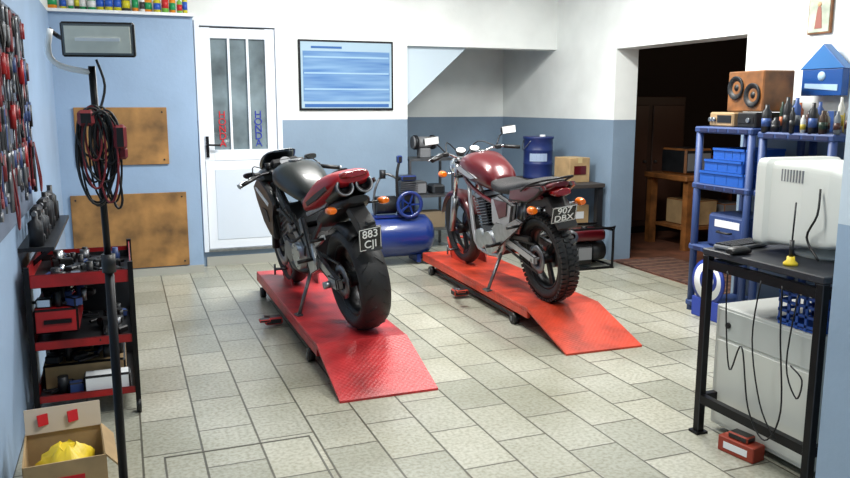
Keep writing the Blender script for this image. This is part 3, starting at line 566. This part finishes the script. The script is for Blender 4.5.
b=B('yellow_jug',(4.1,3.36,1.33));b.bx(-.06,.06,-.03,.05,0,.16,YEL,.02);b.cyl((0,.01,.16),(0,.01,.2),.02,RED,14);b.tube([(-.03,.0,.15),(-.05,.0,.2),(.0,-.01,.22),(.03,.0,.16)],.008,YEL);b.done()
b=B('round_logo_sign',(3.80,4.33,0));
RSB=mat('round_sign_blue',(36,60,150),.4)
for r0,m,o in((.16,RSB,0),(.135,WHT,.003),(.085,RSB,.006),(.055,WHT,.009),(.028,RSB,.012)):
    b.lathe((-o,(0 if r0>.1 else -.012),.27+(0 if r0>.1 else .012)),(-1,0,0),[(-.01,.001),(-.01,r0),(.003,r0),(.003,.001)],m,36)
b.bx(-.005,.02,-.15,.15,0,.14,RSB,.004);b.done()
# ---------------- table right
b=B('steel_workshop_table',(2.40,2.12,0));Wt=.72;Lt=.66
b.bx(0,Wt,0,Lt,.84,.87,mat('table_top_dark',(40,42,48),.35,0,.2,8),.004)
for x in(.02,Wt-.02):
    for y in(.02,Lt-.02):
        b.bx(x-.018,x+.018,y-.018,y+.018,.0,.84,BLKM,.003);b.bx(x-.03,x+.03,y-.03,y+.03,0,.012,BLKM)
for z in(.80,.17):
    b.bx(.005,.035,.02,Lt-.02,z-.02,z+.02,BLKM);b.bx(Wt-.035,Wt-.005,.02,Lt-.02,z-.02,z+.02,BLKM);b.bx(.02,Wt-.02,.005,.035,z-.02,z+.02,BLKM);b.bx(.02,Wt-.02,Lt-.035,Lt-.005,z-.02,z+.02,BLKM)
b.done()
b=B('crt_monitor',(2.77,2.42,.87),-3)
b.lathe((0,.02,0),(0,0,1),[(0,.001),(0,.13),(.015,.13),(.025,.06),(.03,.06),(.03,.001)],BEIGE,28)
rg=[]
for y,zc,hw,hh in[(.25,.215,.20,.185),(.243,.215,.205,.19),(.19,.215,.205,.19),(.17,.215,.19,.18),(.0,.22,.185,.175),(-.12,.22,.17,.165),(-.2,.22,.15,.145),(-.21,.22,.14,.135)]:
    rg.append([(hw*math.copysign(abs(math.cos(a))**.14,math.cos(a)),y,zc+hh*math.copysign(abs(math.sin(a))**.14,math.sin(a))) for a in[2*math.pi*(j+.5)/40 for j in range(40)]])
b.loft(rg,BEIGE,sm=False);b.box((0,.252,.23),(.34,.006,.26),GLS,bev=.002)
for k in range(8): b.box((-.186,.0+.016*k,.34),(.008,.006,.05),GRY)
b.tube([(-.19,-.10,.3),(-.215,-.12,.2),(-.2,-.06,.1),(-.21,-.14,.02)],.005,CABL,6,4)
b.done()
b=B('computer_keyboard',(2.56,2.72,.87),12);b.box((0,0,.012),(.26,.1,.02),GRY,bev=.006)
for i in range(12):
    for j in range(4): b.box((-.115+i*.0205,-.036+j*.023,.024),(.016,.018,.008),DGR)
b.done()
b=B('computer_mouse',(2.44,2.60,.87));b.body([(-.055,.014,.02,.01),(-.03,.017,.032,.016),(.02,.017,.032,.017),(.05,.012,.02,.01)],BLK);b.done()
b=B('screwdriver_stand',(2.46,2.34,.87));b.lathe((0,0,0),(0,0,1),[(0,.001),(0,.028),(.01,.028),(.02,.016),(.035,.015),(.035,.001)],YEL,20);b.cyl((0,0,.035),(.005,.005,.10),.009,BLK,12);b.cyl((.005,.005,.10),(.015,.01,.25),.0035,DGR,8);b.done()
b=B('white_appliance_cabinet',(2.78,2.50,0));b.bx(-.27,.3,-.29,.29,.03,.60,BEIGE,.006);b.bx(-.275,-.27,-.27,.27,.05,.44,mat('appliance_panel',(200,202,194),.5),.002);b.bx(-.276,-.27,-.27,.27,.455,.585,mat('appliance_panel2',(184,188,184),.5),.002)
for sx in(-.2,.25):
    for sy in(-.22,.22): b.cyl((sx,sy,0),(sx,sy,.03),.02,BLK,12)
b.cyl((-.27,.2,.52),(-.285,.2,.52),.014,BLK,14);b.done()
b=B('plastic_crate',(2.62,2.34,.602));cm=BL2
b.bx(-.1,.1,-.1,.1,0,.008,cm)
for k in range(5):
    t=-.09+k*.045
    for s in(-1,1): b.bx(s*.1-.004,s*.1+.004,t-.006,t+.006,0,.14,cm);b.bx(t-.006,t+.006,s*.1-.004,s*.1+.004,0,.14,cm)
for z in(.02,.06,.10,.135):
    for s in(-1,1): b.bx(s*.1-.004,s*.1+.004,-.1,.1,z-.006,z+.006,cm);b.bx(-.1,.1,s*.1-.004,s*.1+.004,z-.006,z+.006,cm)
b.done()
b=B('orange_parts_box',(2.43,2.5,0),10);b.bx(-.04,.04,-.09,.09,0,.07,mat('orange_red_card',(150,54,34),.6),.004);b.bx(-.041,-.04,-.06,.06,.02,.05,WHT);b.bx(-.03,.03,-.05,.05,.07,.1,BLK,.006);b.done()
b=B('hanging_power_cable',(2.385,2.3,.8))
b.tube([(-.0,.3,0),(-.01,.28,-.2),(-.01,.24,-.42),(-.01,.18,-.3),(-.01,.12,-.55),(-.01,.02,-.65),(-.01,-.05,-.5),(-.01,-.02,-.2),(-.0,0,0)],.0035,CABL,6,6);b.tube([(-.01,.1,.0),(-.015,.12,-.25),(-.02,.05,-.5),(-.02,-.04,-.62)],.0035,CABL,6,5)
b.tube([(0,-.08,-.02),(-.01,-.06,-.3),(-.01,-.12,-.42),(-.01,-.14,-.34),(-.01,-.08,-.3)],.0035,CABL,6,5);b.done()
# ---------------- left: trolley
b=B('tool_trolley',(-.225,4.3,0));w=.225;l=.34
for sx in(-1,1):
    for sy in(-1,1):
        b.bx(sx*w-.012,sx*w+.012,sy*l-.012,sy*l+.012,.06,.76,BLKM);b.cyl((sx*w-.012,sy*l,.035),(sx*w+.012,sy*l,.035),.035,BLK,18)
for z,hh in((.1,.05),(.36,.06),(.66,.09)):
    b.bx(-w,w,-l,l,z,z+.008,DGR)
    for sx in(-1,1): b.bx(sx*w-.004,sx*w+.004,-l,l,z,z+hh,TRED,.002)
    for sy in(-1,1): b.bx(-w,w,sy*l-.004,sy*l+.004,z,z+hh*.7,TRED,.002)
b.bx(-w+.01,-.02,-l+.02,.1,.43,.55,TRED,.01);b.box((-.11,-l+.017,.49),(.12,.01,.02),BLKM)
b.bx(-w+.02,w-.05,-.2,.25,.11,.24,CARD,.01);b.bx(-.02,w-.03,-l+.02,-.22,.11,.2,WHT,.01)
b.bx(-w-.0,w,l-.01,l,.1,.7,DGR)
cs=[STL,DGR,BLK,BLK,BLUD,ALU,DGR,CHR,BLK,DGR]
for z in(.67,.37,.11):
    for k in range(46):
        x=random.uniform(-w+.05,w-.05);y=random.uniform(-l+.05,l-.05);m=random.choice(cs);a=random.uniform(0,180)
        if z==.37 and x<.03 and y<.13: z0=.55
        elif z==.11: z0=.24 if (-.2<y<.25) else .115
        else: z0=z
        if k%3==0: b.box((x,y,z0+.025),(.07,.05,random.uniform(.03,.06)),m,rot=(0,0,a),bev=.006)
        elif k%3==1: b.box((x,y,z0+.015),(.13,.018,.014),m,rot=(0,random.uniform(-6,6),a),bev=.003)
        else: b.cyl((x,y,z0),(x,y,z0+random.uniform(.04,.09)),random.uniform(.012,.025),m,14)
b.done()
carton('cardboard_box',(-.28,3.18,0),(.28,.32,.2),4,True,lab=RT)
b=B('yellow_plastic_bag',(-.27,3.15,.01))
rg=[]
for i in range(9):
    t=i/8;zz=.01+.19*t;rr=.12*math.sin(math.pi*(.18+.75*t))+.01
    rg.append([((rr*(1+.12*math.sin(3*a+i)+.08*math.sin(7*a+2*i)))*math.cos(a)*.85,(rr*(1+.12*math.sin(3*a+i)))*math.sin(a),zz+.01*math.sin(5*a+i)) for a in[2*math.pi*j/24 for j in range(24)]])
b.loft(rg,YEL);b.done()
# work lamp on stand
b=B('work_lamp_stand',(-.065,2.72,0))
for a in(30,150,270): b.tube([(0,0,.22),(.32*math.cos(math.radians(a)),.32*math.sin(math.radians(a)),.012)],.012,BLKM,8,1);b.tube([(0,0,.08),(.17*math.cos(math.radians(a)),.17*math.sin(math.radians(a)),.125)],.008,BLKM,8,1)
b.cyl((0,0,.06),(0,0,1.0),.015,BLKM);b.cyl((0,0,.98),(-.01,0,1.62),.011,BLKM);b.cyl((0,0,.96),(0,0,1.02),.022,BLK)
b.tube([(-.01,0,1.60),(-.10,0,1.62),(-.13,0,1.66),(-.12,0,1.73)],.009,WHT,8,3)
b.T=Tm(.02,-.02,1.70)@Rm(4,0,-10)
HL=mat('lamp_housing_grey',(100,106,108),.4,.4)
b.box((0,.03,0),(.17,.07,.085),HL,bev=.02);b.box((0,-.02,0),(.215,.025,.105),HL,bev=.006);b.box((0,-.034,0),(.19,.006,.08),mat('lamp_glass',(226,228,216),.5,0,.06,12));b.tube([(-.105,0,0),(-.13,.03,.01),(-.15,.02,.03)],.007,BLKM)
b.box((0,-.038,0),(.13,.004,.01),WHT)
for k in range(5): b.box((-.06+k*.03,.07,0),(.006,.03,.08),HL)
b.T=Matrix();b.done()
b=B('extension_cable_coil',(-.06,2.72,1.20))
for k in range(18):
    r=.035+random.uniform(-.014,.018);cx=random.uniform(-.03,.03);cy=-.04+random.uniform(-.02,.01);L2=random.uniform(.07,.15);z0=.28-L2+random.uniform(-.01,.02)
    m=CABL if k%6 else CABR
    b.tube([(cx+r*math.cos(t)*(1+.15*math.sin(k)),cy+.012*math.sin(t+k),z0+L2*math.sin(t)) for t in[2*math.pi*j/10 for j in range(10)]],.0036,m,6,3,closed=True)
b.tube([(0,-.04,.1),(.03,-.04,-.02),(.05,-.04,.0),(.04,-.04,.12)],.004,CABL);b.box((.055,-.045,.2),(.04,.04,.08),BLK,bev=.01);b.box((.06,-.045,.15),(.03,.03,.04),DRED,bev=.008);b.box((-.04,-.05,.26),(.05,.04,.05),BLK,bev=.01)
b.cyl((0,0,.27),(0,-.06,.28),.008,STL);b.tube([(.0,-.03,.28),(.02,-.01,.36),(.0,-.01,.44)],.004,CABL);b.done()
# tools on left wall
b=B('wall_tool_rack',(XL,4.1,0));
b.bx(0,.015,-.95,.75,.95,1.98,mat('tool_board',(96,108,128),.6))
rows=(1.93,1.72,1.5,1.3)
for z in rows: b.bx(.015,.03,-.93,.73,z,z+.02,DGR)
for row,z in enumerate(rows):
    for k in range(36):
        y=-.9+k*.046+random.uniform(-.01,.01);m=random.choice([STL,STL,CABR,CABR,BLK,BLUD,DGR,DGR]);ln=random.uniform(.14,.26);xo=random.uniform(.03,.05)
        kind=random.random()
        if kind<.45:
            b.beam((xo,y,z),(xo,y+random.uniform(-.02,.02),z-ln),.013,.006,m);b.cyl((xo-.006,y,z),(xo+.008,y,z),.018,m,12);b.cyl((xo-.006,y,z-ln),(xo+.008,y,z-ln),.02,m,12)
        elif kind<.7:
            b.cyl((xo,y,z),(xo,y,z-ln*.45),.014,random.choice([CABR,TRED,BLK,BLUD]),10);b.cyl((xo,y,z-ln*.45),(xo,y,z-ln),.004,STL,8)
        elif kind<.93:
            b.tube([(xo,y-.012,z-ln),(xo,y-.02,z-ln*.5),(xo,y,z-.08),(xo,y+.01,z)],.008,m,8,3);b.tube([(xo,y+.012,z-ln),(xo,y+.02,z-ln*.5),(xo,y,z-.08),(xo,y-.01,z)],.008,m,8,3)
        else:
            b.tube([(xo,y,z),(xo+.02,y-.04,z-ln),(xo+.02,y,z-ln*1.4),(xo+.02,y+.05,z-ln),(xo,y+.01,z)],.005,random.choice([CABL,CABR]),6,4)
b.done()
b=B('wall_shelf_with_drills',(XL,4.75,.8));b.bx(0,.16,-.6,.6,.0,.02,DGR)
for s in(-.5,.5): b.beam((.0,s,-.12),(.14,s,0),.02,.02,DGR)
for k in range(10):
    y=-.54+k*.115;m=random.choice([BLK,DGR,BLUD,BLK,BLK]);hh=random.uniform(.12,.24)
    if k%3==1:
        b.box((.08,y,.04),(.06,.05,.05),BLK,bev=.01);b.box((.08,y,.11),(.035,.04,.1),m,bev=.01);b.box((.08,y-.02,.18),(.05,.14,.055),m,bev=.015);b.cyl((.08,y-.09,.18),(.08,y-.14,.18),.012,STL,10)
    else: b.lathe((.08,y,.02),(0,0,1),[(0,.001),(0,.035),(hh*.7,.035),(hh*.8,.015),(hh,.015),(hh,.001)],m,14)
b.done()
# camera
cd=bpy.data.cameras.new('Camera');cd.lens=33.2;cd.sensor_width=36;co=bpy.data.objects.new('Camera',cd);S.collection.objects.link(co)
co.location=(0,0,1.5);co.rotation_euler=(math.radians(80.3),0,math.radians(-21));S.camera=co;cd.clip_start=.05
S.view_settings.view_transform='Standard'
